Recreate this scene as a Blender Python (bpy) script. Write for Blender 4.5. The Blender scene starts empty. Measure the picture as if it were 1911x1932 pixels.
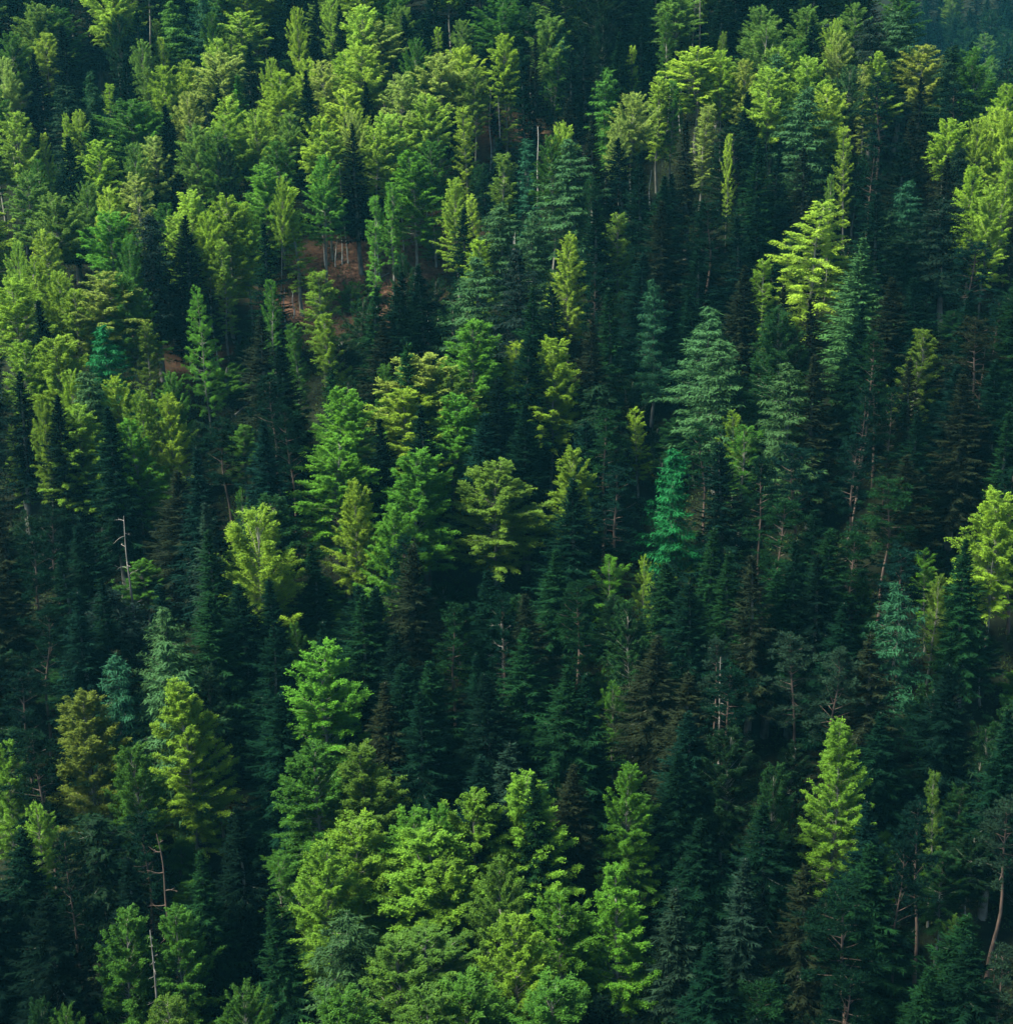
import bpy, math, random
import numpy as np
from mathutils import Matrix, Vector, Euler

# ---------------------------------------------------------------- camera, light
SC = bpy.context.scene
COL = SC.collection
R = math.radians
PW, PH = 1911.0, 1932.0            # the photograph's frame used for the layout notes
FOV, PITCH, ROLL = 36.0, 18.0, 1.2
CAMZ = 120.0
FPX = PH / 2 / math.tan(R(FOV / 2))

cam = bpy.data.cameras.new('camera')
cam.sensor_fit = 'VERTICAL'
cam.angle = R(FOV)
cam.clip_start = 0.5
cam.clip_end = 6000
camo = bpy.data.objects.new('camera', cam)
COL.objects.link(camo)
CROT = Matrix.Rotation(R(90 - PITCH), 3, 'X') @ Matrix.Rotation(R(-ROLL), 3, 'Z')
camo.matrix_world = Matrix.Translation((0, 0, CAMZ)) @ CROT.to_4x4()
SC.camera = camo

SUN_EL, SUN_AZ = 56.0, -108.0       # azimuth from +Y, negative = towards the left of the picture
world = bpy.data.worlds.new('World')
SC.world = world
world.use_nodes = True
wn = world.node_tree.nodes
wl = world.node_tree.links
wn.clear()
sky = wn.new('ShaderNodeTexSky')
sky.sky_type = 'NISHITA'
sky.sun_disc = False
sky.sun_elevation = R(SUN_EL)
sky.sun_rotation = R(SUN_AZ)
sky.air_density = 1.0
sky.dust_density = .8
sky.ozone_density = 2.5
bg = wn.new('ShaderNodeBackground')
bg.inputs[1].default_value = 0.06
wo = wn.new('ShaderNodeOutputWorld')
wl.new(sky.outputs[0], bg.inputs[0])
wl.new(bg.outputs[0], wo.inputs[0])

sun = bpy.data.lights.new('sun', 'SUN')
sun.energy = 4.8
sun.angle = R(20)
sun.color = (1.0, 0.95, 0.80)
suno = bpy.data.objects.new('sun', sun)
COL.objects.link(suno)
sd = Vector((math.sin(R(SUN_AZ)) * math.cos(R(SUN_EL)), math.cos(R(SUN_AZ)) * math.cos(R(SUN_EL)), math.sin(R(SUN_EL))))
suno.rotation_euler = sd.to_track_quat('Z', 'Y').to_euler()
suno.location = (0, 0, 200)

SC.view_settings.view_transform = 'Standard'
SC.view_settings.look = 'None'
SC.view_settings.exposure = 2.1
SC.view_settings.gamma = 1.0
SC.view_settings.use_curve_mapping = False
SC.render.engine = 'CYCLES'
SC.cycles.max_bounces = 5
SC.cycles.diffuse_bounces = 3
SC.cycles.glossy_bounces = 1
SC.cycles.transmission_bounces = 3
SC.cycles.volume_bounces = 0
SC.cycles.transparent_max_bounces = 4

# ---------------------------------------------------------------- terrain
def sst(a, b, x):
    t = np.clip((x - a) / (b - a), 0, 1)
    return t * t * (3 - 2 * t)

def ground(x, y):
    x = np.asarray(x, float); y = np.asarray(y, float)
    yy = np.clip(y, 60, 330)
    z = -108 + .325 * (yy - 113) + .000674 * (yy - 113) ** 2
    z = np.where(y < 60, z - .22 * (60 - y), z)
    z = z + np.where(y > 330, .55 * (np.minimum(y, 420) - 330), 0)     # goes on above the frame
    z = z + 1.8 * np.sin(x * .045 + y * .021) + 1.1 * np.sin(x * .09 - y * .055 + 1.7) + .5 * np.sin(x * .23 + y * .19)
    # the shoulder on the right falls away into a side valley
    s = sst(0, 38, (y - 292) * .9 + (x - 78) * 1.9 - 6) * sst(48, 84, x)
    z = z - 75 * s
    # the far hill beyond the valley
    f = sst(470, 980, y)
    z = z * (1 - sst(400, 470, y)) + (-120 + 260 * f) * sst(400, 470, y)
    return z + CAMZ

def ray(u, v):
    d = CROT @ Vector(((u - PW / 2) / FPX, (PH / 2 - v) / FPX, -1.0))
    return d.normalized()

def project(p):
    q = CROT.transposed() @ Vector((p[0], p[1], p[2] - CAMZ))
    return PW / 2 - q.x / q.z * FPX, PH / 2 + q.y / q.z * FPX, -q.z

def stand(u, v, h, far=2000.0):
    """ground point of a tree of height h whose top is seen at u, v"""
    d = ray(u, v)
    t = np.arange(70, far, .5)
    X, Y, Z = d.x * t, d.y * t, CAMZ + d.z * t
    g = ground(X, Y) + h
    k = np.nonzero(Z <= g)[0]
    if not len(k):
        return None
    k = k[0]
    return float(X[k]), float(Y[k]), float(ground(X[k], Y[k])), float(t[k])

# ---------------------------------------------------------------- materials
def node_mat(name):
    m = bpy.data.materials.new(name)
    m.use_nodes = True
    n, l = m.node_tree.nodes, m.node_tree.links
    n.clear()
    return m, n, l

def leaf_mat(name, trans=.35, spread=.45, warm=(1.25, 1.02, .7), rough=.6, spec=.10):
    m, n, l = node_mat(name)
    oi = n.new('ShaderNodeObjectInfo')
    at = n.new('ShaderNodeAttribute'); at.attribute_name = 'tone'
    no = n.new('ShaderNodeTexNoise'); no.inputs['Scale'].default_value = .55
    no.inputs['Detail'].default_value = 2
    tc = n.new('ShaderNodeTexCoord')
    l.new(tc.outputs['Object'], no.inputs['Vector'])
    ad = n.new('ShaderNodeMath'); ad.operation = 'ADD'
    l.new(at.outputs['Fac'], ad.inputs[0]); l.new(no.outputs['Fac'], ad.inputs[1])
    mr = n.new('ShaderNodeMapRange')
    mr.inputs['From Min'].default_value = .45; mr.inputs['From Max'].default_value = 1.55
    mr.inputs['To Min'].default_value = 1 - spread; mr.inputs['To Max'].default_value = 1 + spread
    l.new(ad.outputs[0], mr.inputs['Value'])
    mv = n.new('ShaderNodeVectorMath'); mv.operation = 'SCALE'
    l.new(oi.outputs['Color'], mv.inputs[0]); l.new(mr.outputs[0], mv.inputs['Scale'])
    wm = n.new('ShaderNodeMix'); wm.data_type = 'RGBA'; wm.blend_type = 'MULTIPLY'
    wm.inputs['B'].default_value = (*warm, 1)
    mr2 = n.new('ShaderNodeMapRange')
    mr2.inputs['From Min'].default_value = .9; mr2.inputs['From Max'].default_value = 1.6
    l.new(ad.outputs[0], mr2.inputs['Value'])
    l.new(mr2.outputs[0], wm.inputs['Factor']); l.new(mv.outputs[0], wm.inputs['A'])
    pb = n.new('ShaderNodeBsdfPrincipled')
    pb.inputs['Roughness'].default_value = rough
    pb.inputs['Specular IOR Level'].default_value = spec
    l.new(wm.outputs['Result'], pb.inputs['Base Color'])
    tr = n.new('ShaderNodeBsdfTranslucent')
    l.new(wm.outputs['Result'], tr.inputs['Color'])
    mx = n.new('ShaderNodeMixShader'); mx.inputs[0].default_value = trans
    l.new(pb.outputs[0], mx.inputs[1]); l.new(tr.outputs[0], mx.inputs[2])
    o = n.new('ShaderNodeOutputMaterial')
    l.new(mx.outputs[0], o.inputs['Surface'])
    return m

def bark_mat(name, c1, c2, scale=3.0):
    m, n, l = node_mat(name)
    tc = n.new('ShaderNodeTexCoord')
    mp = n.new('ShaderNodeMapping'); mp.inputs['Scale'].default_value = (1, 1, .25)
    no = n.new('ShaderNodeTexNoise'); no.inputs['Scale'].default_value = scale
    no.inputs['Detail'].default_value = 4
    cr = n.new('ShaderNodeValToRGB')
    cr.color_ramp.elements[0].position = .35; cr.color_ramp.elements[1].position = .68
    cr.color_ramp.elements[0].color = (*c1, 1); cr.color_ramp.elements[1].color = (*c2, 1)
    pb = n.new('ShaderNodeBsdfPrincipled'); pb.inputs['Roughness'].default_value = .85
    bu = n.new('ShaderNodeBump'); bu.inputs['Strength'].default_value = .5; bu.inputs['Distance'].default_value = .05
    o = n.new('ShaderNodeOutputMaterial')
    l.new(tc.outputs['Object'], mp.inputs[0]); l.new(mp.outputs[0], no.inputs['Vector'])
    l.new(no.outputs['Fac'], cr.inputs[0]); l.new(cr.outputs[0], pb.inputs['Base Color'])
    l.new(no.outputs['Fac'], bu.inputs['Height']); l.new(bu.outputs[0], pb.inputs['Normal'])
    l.new(pb.outputs[0], o.inputs['Surface'])
    return m

M_LEAF = leaf_mat('beech_leaves', .36, .42)
M_NEEDLE = leaf_mat('spruce_needles', .12, .55, (1.15, 1.06, .85), .8, .03)
M_LARCH = leaf_mat('larch_needles', .30, .35, (1.15, 1.0, .85), .7)
M_PINE = leaf_mat('pine_needles', .10, .5, (1.15, 1.05, .85), .8, .03)
M_BBARK = bark_mat('beech_bark', (.07, .07, .055), (.20, .20, .165))
M_LBARK = bark_mat('larch_bark', (.06, .06, .05), (.19, .19, .16))
M_PALE = bark_mat('pale_bark', (.24, .24, .21), (.50, .50, .46))
M_SBARK = bark_mat('spruce_bark', (.030, .032, .026), (.13, .135, .11))
M_PBARK = bark_mat('pine_bark', (.030, .021, .016), (.090, .056, .040))
M_DEAD = bark_mat('dead_wood', (.07, .066, .058), (.20, .188, .165))

def ground_mat():
    m, n, l = node_mat('forest_floor')
    tc = n.new('ShaderNodeTexCoord')
    def noise(s, d):
        x = n.new('ShaderNodeTexNoise'); x.inputs['Scale'].default_value = s; x.inputs['Detail'].default_value = d
        l.new(tc.outputs['Object'], x.inputs['Vector']); return x
    a, b, c = noise(.11, 3), noise(1.6, 6), noise(9, 3)
    r1 = n.new('ShaderNodeValToRGB')
    e = r1.color_ramp.elements
    e[0].position = .36; e[0].color = (.040, .024, .014, 1)
    e[1].position = .58; e[1].color = (.115, .058, .036, 1)
    x = e.new(.78); x.color = (.24, .16, .09, 1)
    l.new(b.outputs['Fac'], r1.inputs[0])
    mx = n.new('ShaderNodeMix'); mx.data_type = 'RGBA'
    fac = None
    for (u, v, rad_) in ((690, 520, 12.), (800, 455, 8.), (385, 690, 5.), (575, 590, 7.), (960, 260, 6.)):
        p = stand(u, v, 0)
        di = n.new('ShaderNodeVectorMath'); di.operation = 'DISTANCE'
        l.new(tc.outputs['Object'], di.inputs[0]); di.inputs[1].default_value = p[:3]
        wob = n.new('ShaderNodeMath'); wob.operation = 'MULTIPLY_ADD'
        l.new(b.outputs['Fac'], wob.inputs[0]); wob.inputs[1].default_value = 9; l.new(di.outputs['Value'], wob.inputs[2])
        r2 = n.new('ShaderNodeMapRange'); r2.inputs['From Min'].default_value = rad_ + 1; r2.inputs['From Max'].default_value = rad_ + 8
        l.new(wob.outputs[0], r2.inputs['Value'])
        if fac is None: fac = r2
        else:
            mi = n.new('ShaderNodeMath'); mi.operation = 'MINIMUM'
            l.new(fac.outputs[0], mi.inputs[0]); l.new(r2.outputs[0], mi.inputs[1]); fac = mi
    l.new(fac.outputs[0], mx.inputs['Factor'])
    r3 = n.new('ShaderNodeValToRGB'); e = r3.color_ramp.elements
    e[0].position = .35; e[0].color = (.003, .0045, .002, 1); e[1].position = .7; e[1].color = (.009, .014, .005, 1)
    l.new(b.outputs['Fac'], r3.inputs[0])
    l.new(r1.outputs[0], mx.inputs['A']); l.new(r3.outputs[0], mx.inputs['B'])
    pb = n.new('ShaderNodeBsdfPrincipled'); pb.inputs['Roughness'].default_value = .95
    pb.inputs['Specular IOR Level'].default_value = .1
    l.new(mx.outputs['Result'], pb.inputs['Base Color'])
    bu = n.new('ShaderNodeBump'); bu.inputs['Strength'].default_value = .8; bu.inputs['Distance'].default_value = .15
    l.new(c.outputs['Fac'], bu.inputs['Height']); l.new(bu.outputs[0], pb.inputs['Normal'])
    o = n.new('ShaderNodeOutputMaterial'); l.new(pb.outputs[0], o.inputs['Surface'])
    return m
M_GROUND = ground_mat()

# ---------------------------------------------------------------- mesh helpers
def grid_mesh(name, xs, ys):
    X, Y = np.meshgrid(xs, ys)
    Z = ground(X, Y)
    nx, ny = len(xs), len(ys)
    V = np.stack([X, Y, Z], -1).reshape(-1, 3)
    i = (np.arange(ny - 1)[:, None] * nx + np.arange(nx - 1)[None]).ravel()
    F = np.stack([i, i + 1, i + nx + 1, i + nx], 1)
    return raw_mesh(name, V, F)

def raw_mesh(name, V, F, tone=None, smooth=False):
    me = bpy.data.meshes.new(name)
    me.vertices.add(len(V)); me.vertices.foreach_set('co', np.asarray(V, np.float32).ravel())
    me.loops.add(F.size); me.loops.foreach_set('vertex_index', F.astype(np.int32).ravel())
    me.polygons.add(len(F))
    me.polygons.foreach_set('loop_start', (np.arange(len(F)) * F.shape[1]).astype(np.int32))
    me.polygons.foreach_set('loop_total', np.full(len(F), F.shape[1], np.int32))
    if smooth:
        me.polygons.foreach_set('use_smooth', np.ones(len(F), bool))
    me.update(calc_edges=True)
    if tone is not None:
        a = me.attributes.new('tone', 'FLOAT', 'FACE')
        a.data.foreach_set('value', np.asarray(tone, np.float32))
    me.validate()
    return me

def unit(v):
    return v / np.maximum(np.linalg.norm(v, axis=-1, keepdims=True), 1e-9)

class Leaves:
    """collects leaf or needle sprays: centre, long axis, normal, length, width, tone"""
    def __init__(s): s.b = []
    def add(s, P, D, N, l, w, tone):
        n = len(P)
        l = np.broadcast_to(l, n); w = np.broadcast_to(w, n); tone = np.broadcast_to(tone, n)
        s.b.append((P, unit(D), N, l, w, tone))
    def mesh(s, name):
        P, D, N, l, w, t = [np.concatenate([b[k] for b in s.b]) for k in range(6)]
        S = unit(np.cross(D, N))
        l = l[:, None]; w = w[:, None]
        V = np.stack([P - D * l * .42 + S * w * .5, P + D * l * .58, P - D * l * .42 - S * w * .5], 1).reshape(-1, 3)
        F = np.arange(len(V)).reshape(-1, 3)
        me = raw_mesh(name, V, F, t)
        hi = P[:, 2].max(); rr = np.hypot(P[:, 0], P[:, 1]); q = (hi - P[:, 2]) / hi
        w = []
        for k in range(16):                       # crown width reached in the top (k+1)/20 of the height
            m = (q >= k / 20) & (q < (k + 1) / 20)
            w.append(2 * np.percentile(rr[m], 76) if m.sum() > 20 else .3)
        WIDTH[me.name] = np.maximum.accumulate(w)
        return me

WIDTH = {}

def tube(path, rad, sides=7):
    path = np.asarray(path, float); k = len(path)
    T = unit(np.gradient(path, axis=0))
    ref = np.array([1., 0, 0]) if abs(T[0][2]) > .7 else np.array([0, 0, 1.])
    A = unit(np.cross(T, ref)); B = np.cross(T, A)
    an = np.linspace(0, 2 * np.pi, sides, endpoint=False)
    V = path[:, None] + (A[:, None] * np.cos(an)[None, :, None] + B[:, None] * np.sin(an)[None, :, None]) * np.asarray(rad)[:, None, None]
    V = V.reshape(-1, 3)
    F = []
    for i in range(k - 1):
        for j in range(sides):
            j2 = (j + 1) % sides
            F.append((i * sides + j, i * sides + j2, (i + 1) * sides + j2, (i + 1) * sides + j))
    return V, np.array(F)

def wood_mesh(name, parts):
    VV, FF, o = [], [], 0
    for V, F in parts:
        VV.append(V); FF.append(F + o); o += len(V)
    return raw_mesh(name, np.concatenate(VV), np.concatenate(FF), smooth=True)

def trunk_path(rg, h, wob=.25, n=12):
    z = np.linspace(-1.0, h, n)
    p = rg.uniform(0, 6.28, 4); a = rg.uniform(.3, 1, 4) * wob
    x = a[0] * np.sin(z * .16 + p[0]) + a[1] * .4 * np.sin(z * .5 + p[1])
    y = a[2] * np.sin(z * .15 + p[2]) + a[3] * .4 * np.sin(z * .45 + p[3])
    return np.stack([x - x[1], y - y[1], z], 1)

def on_path(path, z):
    return np.stack([np.interp(z, path[:, 2], path[:, 0]), np.interp(z, path[:, 2], path[:, 1]), z], -1)

# ---------------------------------------------------------------- the kinds of tree
# every builder returns (crown mesh, trunk mesh, nominal height, nominal crown width)
def beech(seed, h=26., rad=4.6, base=.28, shape='round', nb=85, leaf=.30, tiers=1.0, gap=.12, up=1.0, dens=1.0):
    rg = np.random.default_rng(seed)
    path = trunk_path(rg, h * .95, .5)
    L = Leaves(); wood = [tube(path, np.linspace(.30, .04, len(path)))]
    ph = rg.uniform(0, 6.28, 6)
    nb = int(nb * 1.45)
    for i in range(nb):
        t = ((i + rg.uniform(0, 1)) / nb) ** .92
        # radius of the crown at the height of the branch tip
        if shape == 'round': env = (1 - max(0, (t - .25) / .77) ** 2.3) ** .62 * (.62 + .38 * min(1, t * 3))
        elif shape == 'tall': env = (1 - (t / 1.02) ** 2.4) ** .75 * (.66 + .34 * min(1, t * 3.5))
        elif shape == 'spire': env = (1 - (t / 1.03) ** 1.5) ** .75 * (.72 + .28 * min(1, t * 4))
        else: env = (1 - (t / 1.03) ** 3) ** .6 * (.7 + .3 * min(1, t * 3))
        az = i * 2.39996 + rg.normal(0, .35)
        lump = 1 + .20 * np.sin(2 * az + ph[0] + t * 5) + .15 * np.sin(3 * az + ph[1] - t * 9) + .10 * np.sin(az + ph[2] + t * 14)
        reach = rad * env * lump * rg.uniform(.74, 1.1) + .15
        if rg.uniform() < gap: reach *= .55
        el = min(max(R((4 + 56 * t ** 1.2) * up + rg.normal(0, 7)), R(-12)), R(68))
        zt = h * (base + (1 - base) * t)
        z0 = min(max(zt - reach * math.tan(el), h * base * .75), h * .97)
        el = math.atan2(zt - z0, reach)
        ln = math.hypot(reach, zt - z0)
        o = on_path(path, np.array([z0]))[0]
        ca, sa = math.cos(az), math.sin(az)
        n = 7
        s = np.linspace(0, 1, n)
        bend = rg.uniform(-.12, .16) * ln
        bx = ln * s * math.cos(el); bz = ln * s * math.sin(el) + bend * s * s
        sw = rg.normal(0, .12) * ln * s * s
        bp = o + np.stack([bx * ca - sw * sa, bx * sa + sw * ca, bz], 1)
        if ln > 1.2:
            wood.append(tube(bp[:6], np.linspace(.05, .012, 6) * min(1, ln / rad + .2), 4))
        # sprays on the branch
        nt = max(6, int(ln * 7.5 * dens))
        ts = rg.uniform(.10, 1.03, nt) ** .75
        tp = np.stack([np.interp(ts, s, bp[:, k]) for k in range(3)], 1)
        side = rg.choice([-1, 1], nt) * rg.uniform(.2, 1.15, nt)
        ta = az + side * (1.05 - .4 * ts)
        tl = rg.uniform(.45, 1.3, nt) * (1.15 - .35 * ts) * (.6 + .4 * min(1, ln / rad)) * tiers
        te = rg.normal(.10 + .45 * t * up, .18, nt) - .12
        td = np.stack([np.cos(ta) * np.cos(te), np.sin(ta) * np.cos(te), np.sin(te)], 1)
        bt = rg.uniform(.15, .85)
        k = 20
        q = np.tile(np.linspace(.08, 1.0, k), (nt, 1)) + rg.uniform(-.05, .05, (nt, k))
        C = tp[:, None] + td[:, None] * (q * tl[:, None])[..., None]
        C[..., 2] -= .18 * (q ** 2) * tl[:, None]
        lat = unit(np.cross(td, np.array([0, 0, 1.])))
        sg = np.where(np.arange(k) % 2 == 0, 1., -1.)[None] * rg.uniform(.15, 1, (nt, k))
        off = lat[:, None] * (sg * (.34 - .2 * q) * tl[:, None] * 1.1)[..., None]
        C = C + off + rg.normal(0, .07, C.shape)
        D = td[:, None] * .7 + lat[:, None] * sg[..., None] * .8 + rg.normal(0, .28, C.shape)
        N = np.array([0, 0, 1.]) + rg.normal(0, .36, C.shape)
        m = nt * k
        L.add(C.reshape(-1, 3), D.reshape(-1, 3), N.reshape(-1, 3), leaf * .66 * rg.uniform(.6, 1.35, m), leaf * .46 * rg.uniform(.7, 1.3, m),
              np.clip(bt * .38 + rg.uniform(0, .62, m), 0, 1))
    return L.mesh('beech_crown'), wood_mesh('beech_trunk', wood), h, 2 * rad * .92

def spruce(seed, h=28., rad=3.2, base=.16, power=.8, droop=1.0, dens=1.0, sparse=0.0, twig=.62, kind='spruce'):
    power += .06
    rg = np.random.default_rng(seed)
    path = trunk_path(rg, h, .12)
    L = Leaves(); wood = [tube(path, np.linspace(.27, .015, len(path)))]
    z = h * base
    ph = rg.uniform(0, 6.28)
    while z < h - .15:
        t = (z / h - base) / (1 - base)
        wl_ = rg.uniform(.72, 1.12)
        nbr = rg.integers(6, 9) if t < .9 else 5
        a0 = rg.uniform(0, 6.28)
        for j in range(nbr):
            if rg.uniform() < sparse: continue
            az = a0 + j * 6.283 / nbr + rg.normal(0, .18)
            ln = (rad * (1 - t) ** power * (.75 + .25 * min(1, t * 5)) + .07) * wl_ * rg.uniform(.55, 1.15)
            ln *= 1 + .13 * math.sin(az + ph)
            e0 = R(52 * t ** 2.2 - 14 * droop * (1 - t) + rg.normal(0, 5))
            ca, sa = math.cos(az), math.sin(az)
            s = np.linspace(0, 1, 6)
            bx = ln * s * math.cos(e0)
            bz = ln * (s * math.sin(e0) - .34 * droop * (1 - t) * s * (1 - s) * 1.6 + .10 * s ** 3)
            o = on_path(path, np.array([min(z + rg.uniform(-.3, .3), h - .05)]))[0]
            bp = o + np.stack([bx * ca, bx * sa, bz], 1)
            if ln > 1.3 and rg.uniform() < .6:
                wood.append(tube(bp[:5], np.linspace(.035, .012, 5), 3))
            n = max(4, int(ln * 11 * dens))
            ts = np.linspace(.12, 1, n)
            C0 = np.stack([np.interp(ts, s, bp[:, k]) for k in range(3)], 1)
            bd = np.array([ca * math.cos(e0), sa * math.cos(e0), math.sin(e0)])
            lat = np.array([-sa, ca, 0])
            tone = rg.uniform(.1, .8)
            for sg in (-1, 1):
                tl = twig * (1.25 - .75 * ts) * rg.uniform(.65, 1.2, n) * (.38 + .62 * min(1, ln / rad * 1.6))
                D = bd * .75 + lat * sg * rg.uniform(.5, 1.0, n)[:, None] + np.array([0, 0, -1]) * (rg.uniform(.1, .75, n) * droop * (1 - .7 * t))[:, None]
                D = unit(D + rg.normal(0, .16, D.shape))
                C = C0 + D * tl[:, None] * .45 + rg.normal(0, .05, D.shape)
                N = np.array([0, 0, 1.]) + rg.normal(0, .85, C.shape)
                L.add(C, D, N, tl, .10 * rg.uniform(.7, 1.3, n), np.clip(tone * .55 + rg.uniform(0, .5, n), 0, 1))
            # hanging twigs and the leading shoot
            m = max(2, n // 2) if droop > .4 else 2
            tt = rg.uniform(.2, .95, m)
            C1 = np.stack([np.interp(tt, s, bp[:, k]) for k in range(3)], 1)
            hl = rg.uniform(.25, .6, m) * droop * (1 - .6 * t) + .12
            D = np.tile(np.array([0, 0, -1.]), (m, 1)) + rg.normal(0, .25, (m, 3))
            C1 = C1 + unit(D) * hl[:, None] * .45
            L.add(C1, D, np.array([ca, sa, 0]) + rg.normal(0, .5, (m, 3)), hl, .13, np.clip(tone * .5 + rg.uniform(0, .35, m), 0, 1))
            L.add(C0, np.tile(bd, (n, 1)) + rg.normal(0, .12, (n, 3)), np.array([0, 0, 1.]) + rg.normal(0, .5, C0.shape), .38, .15, tone)
        z += rg.uniform(.34, .52) * (1.15 - .5 * t)
    L.add(np.array([[path[-1][0], path[-1][1], h - .05]]), np.array([[0, 0, 1.]]), np.array([[1., 0, 0]]), .9, .13, .5)
    return L.mesh(kind + '_crown'), wood_mesh(kind + '_trunk', wood), h, 2 * rad * .85

def larch(seed, h=27., rad=3.6, base=.24, power=.62, dens=1.0):
    rg = np.random.default_rng(seed)
    path = trunk_path(rg, h, .3)
    L = Leaves(); wood = [tube(path, np.linspace(.27, .02, len(path)))]
    nb = 150
    ph = rg.uniform(0, 6.28, 3)
    for i in range(nb):
        t = (i + rg.uniform()) / nb
        z = h * (base + (1 - base) * t)
        az = i * 2.39996 + rg.normal(0, .5)
        ln = (rad * (1 - t) ** power * (.6 + .4 * min(1, t * 4)) + .25) * rg.uniform(.5, 1.15) * (1 + .2 * math.sin(2 * az + ph[0] + 6 * t))
        e0 = R(-4 + 38 * t ** 1.5 + rg.normal(0, 9))
        ca, sa = math.cos(az), math.sin(az)
        s = np.linspace(0, 1, 6)
        bz = ln * (s * math.sin(e0) - .22 * s * s + .15 * s ** 4)
        bx = ln * s * math.cos(e0)
        o = on_path(path, np.array([min(z, h - .05)]))[0]
        bp = o + np.stack([bx * ca, bx * sa, bz], 1)
        if ln > 1.0: wood.append(tube(bp[:4], np.linspace(.028, .01, 4), 3))
        n = int((ln * 26 + 8) * dens)
        ts = rg.uniform(.1, 1, n)
        C0 = np.stack([np.interp(ts, s, bp[:, k]) for k in range(3)], 1)
        lat = np.array([-sa, ca, 0])
        C0 = C0 + lat * (rg.normal(0, .33, n) * (1.1 - .6 * ts))[:, None] * min(1.3, ln * .6)
        hl = rg.uniform(.22, .75, n)
        D = np.array([ca * .35, sa * .35, -.75]) + rg.normal(0, .38, (n, 3))
        D = unit(D)
        C = C0 + D * hl[:, None] * .4 + rg.normal(0, .06, (n, 3))
        N = np.array([ca, sa, .8]) + rg.normal(0, .6, (n, 3))
        tone = rg.uniform(.2, .8)
        L.add(C, D, N, hl, .12 * rg.uniform(.6, 1.4, n), np.clip(tone * .5 + rg.uniform(0, .5, n), 0, 1))
        m = n // 2
        L.add(C0[:m] + rg.normal(0, .12, (m, 3)), rg.normal(0, 1, (m, 3)) + np.array([ca, sa, 0]), rg.normal(0, 1, (m, 3)) + np.array([0, 0, 1.2]), .26, .13,
              np.clip(tone * .5 + rg.uniform(0, .5, m), 0, 1))
    return L.mesh('larch_crown'), wood_mesh('larch_trunk', wood), h, 2 * rad * .85

def dead_branch(rg, ln, az, el, o, r0=.05, forks=2):
    n = 7; s = np.linspace(0, 1, n)
    ca, sa = math.cos(az), math.sin(az)
    k1, k2 = rg.normal(0, .10), rg.normal(0, .14)
    bx = ln * s * math.cos(el)
    bz = ln * (s * math.sin(el) + k1 * np.sin(s * 4) - .12 * s * s)
    sw = ln * k2 * np.sin(s * 3)
    bp = np.asarray(o) + np.stack([bx * ca - sw * sa, bx * sa + sw * ca, bz], 1)
    out = [tube(bp, np.linspace(r0, .012, n), 4)]
    for f in range(forks):
        q = rg.integers(2, 6)
        a2 = az + rg.choice([-1, 1]) * rg.uniform(.4, .9)
        l2 = ln * rg.uniform(.25, .45)
        d = np.array([math.cos(a2), math.sin(a2), rg.uniform(-.1, .5)])
        p = bp[q] + d * np.linspace(0, l2, 4)[:, None]
        out.append(tube(p, np.linspace(r0 * .5, .008, 4), 3))
    return out

def pine(seed, h=25., rad=3.2, crown=.45, nb=34, dens=1.0):
    rg = np.random.default_rng(seed)
    path = trunk_path(rg, h * .96, .5)
    L = Leaves(); wood = [tube(path, np.linspace(.26, .05, len(path)))]
    for i in range(nb):
        t = (i + rg.uniform()) / nb
        z = h * (1 - crown + crown * t * .94)
        az = i * 2.4 + rg.normal(0, .5)
        ln = rad * (math.sin(math.pi * (t * .72 + .22)) ** .7) * rg.uniform(.55, 1.15)
        e0 = R(rg.normal(8 + 42 * t * t, 12))
        o = on_path(path, np.array([min(z, h * .95)]))[0]
        s = np.linspace(0, 1, 6); ca, sa = math.cos(az), math.sin(az)
        bz = ln * (s * math.sin(e0) + rg.normal(0, .06) * np.sin(4 * s) + .10 * s * s)
        bx = ln * s * math.cos(e0)
        bp = o + np.stack([bx * ca, bx * sa, bz], 1)
        wood.append(tube(bp[:5], np.linspace(.05, .018, 5), 4))
        nt = int((4 + ln * 2.6) * dens)
        ts = rg.uniform(.35, 1.05, nt)
        T0 = np.stack([np.interp(ts, s, bp[:, k]) for k in range(3)], 1) + rg.normal(0, 1, (nt, 3)) * np.array([.34, .34, .16])
        tone = rg.uniform(.1, .8)
        for c in T0:
            m = 30
            D = rg.normal(0, 1, (m, 3)); D[:, 2] = np.abs(D[:, 2]) * .8 - .15
            D = unit(D) * .9 + np.array([ca, sa, 0]) * .3
            r = rg.uniform(.15, .42, m)[:, None]
            C = c + unit(D) * r * np.array([1.15, 1.15, .75])
            L.add(C, D, rg.normal(0, 1, (m, 3)), .34 * rg.uniform(.7, 1.3, m), .10, np.clip(tone * .5 + rg.uniform(0, .5, m), 0, 1))
    return L.mesh('pine_crown'), wood_mesh('pine_trunk', wood), h, 2 * rad * .9

def bush(seed, h=5., rad=2.2):
    return beech(seed, h, rad, .06, 'round', 34, .27, .8, .1, 1.1)

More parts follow.
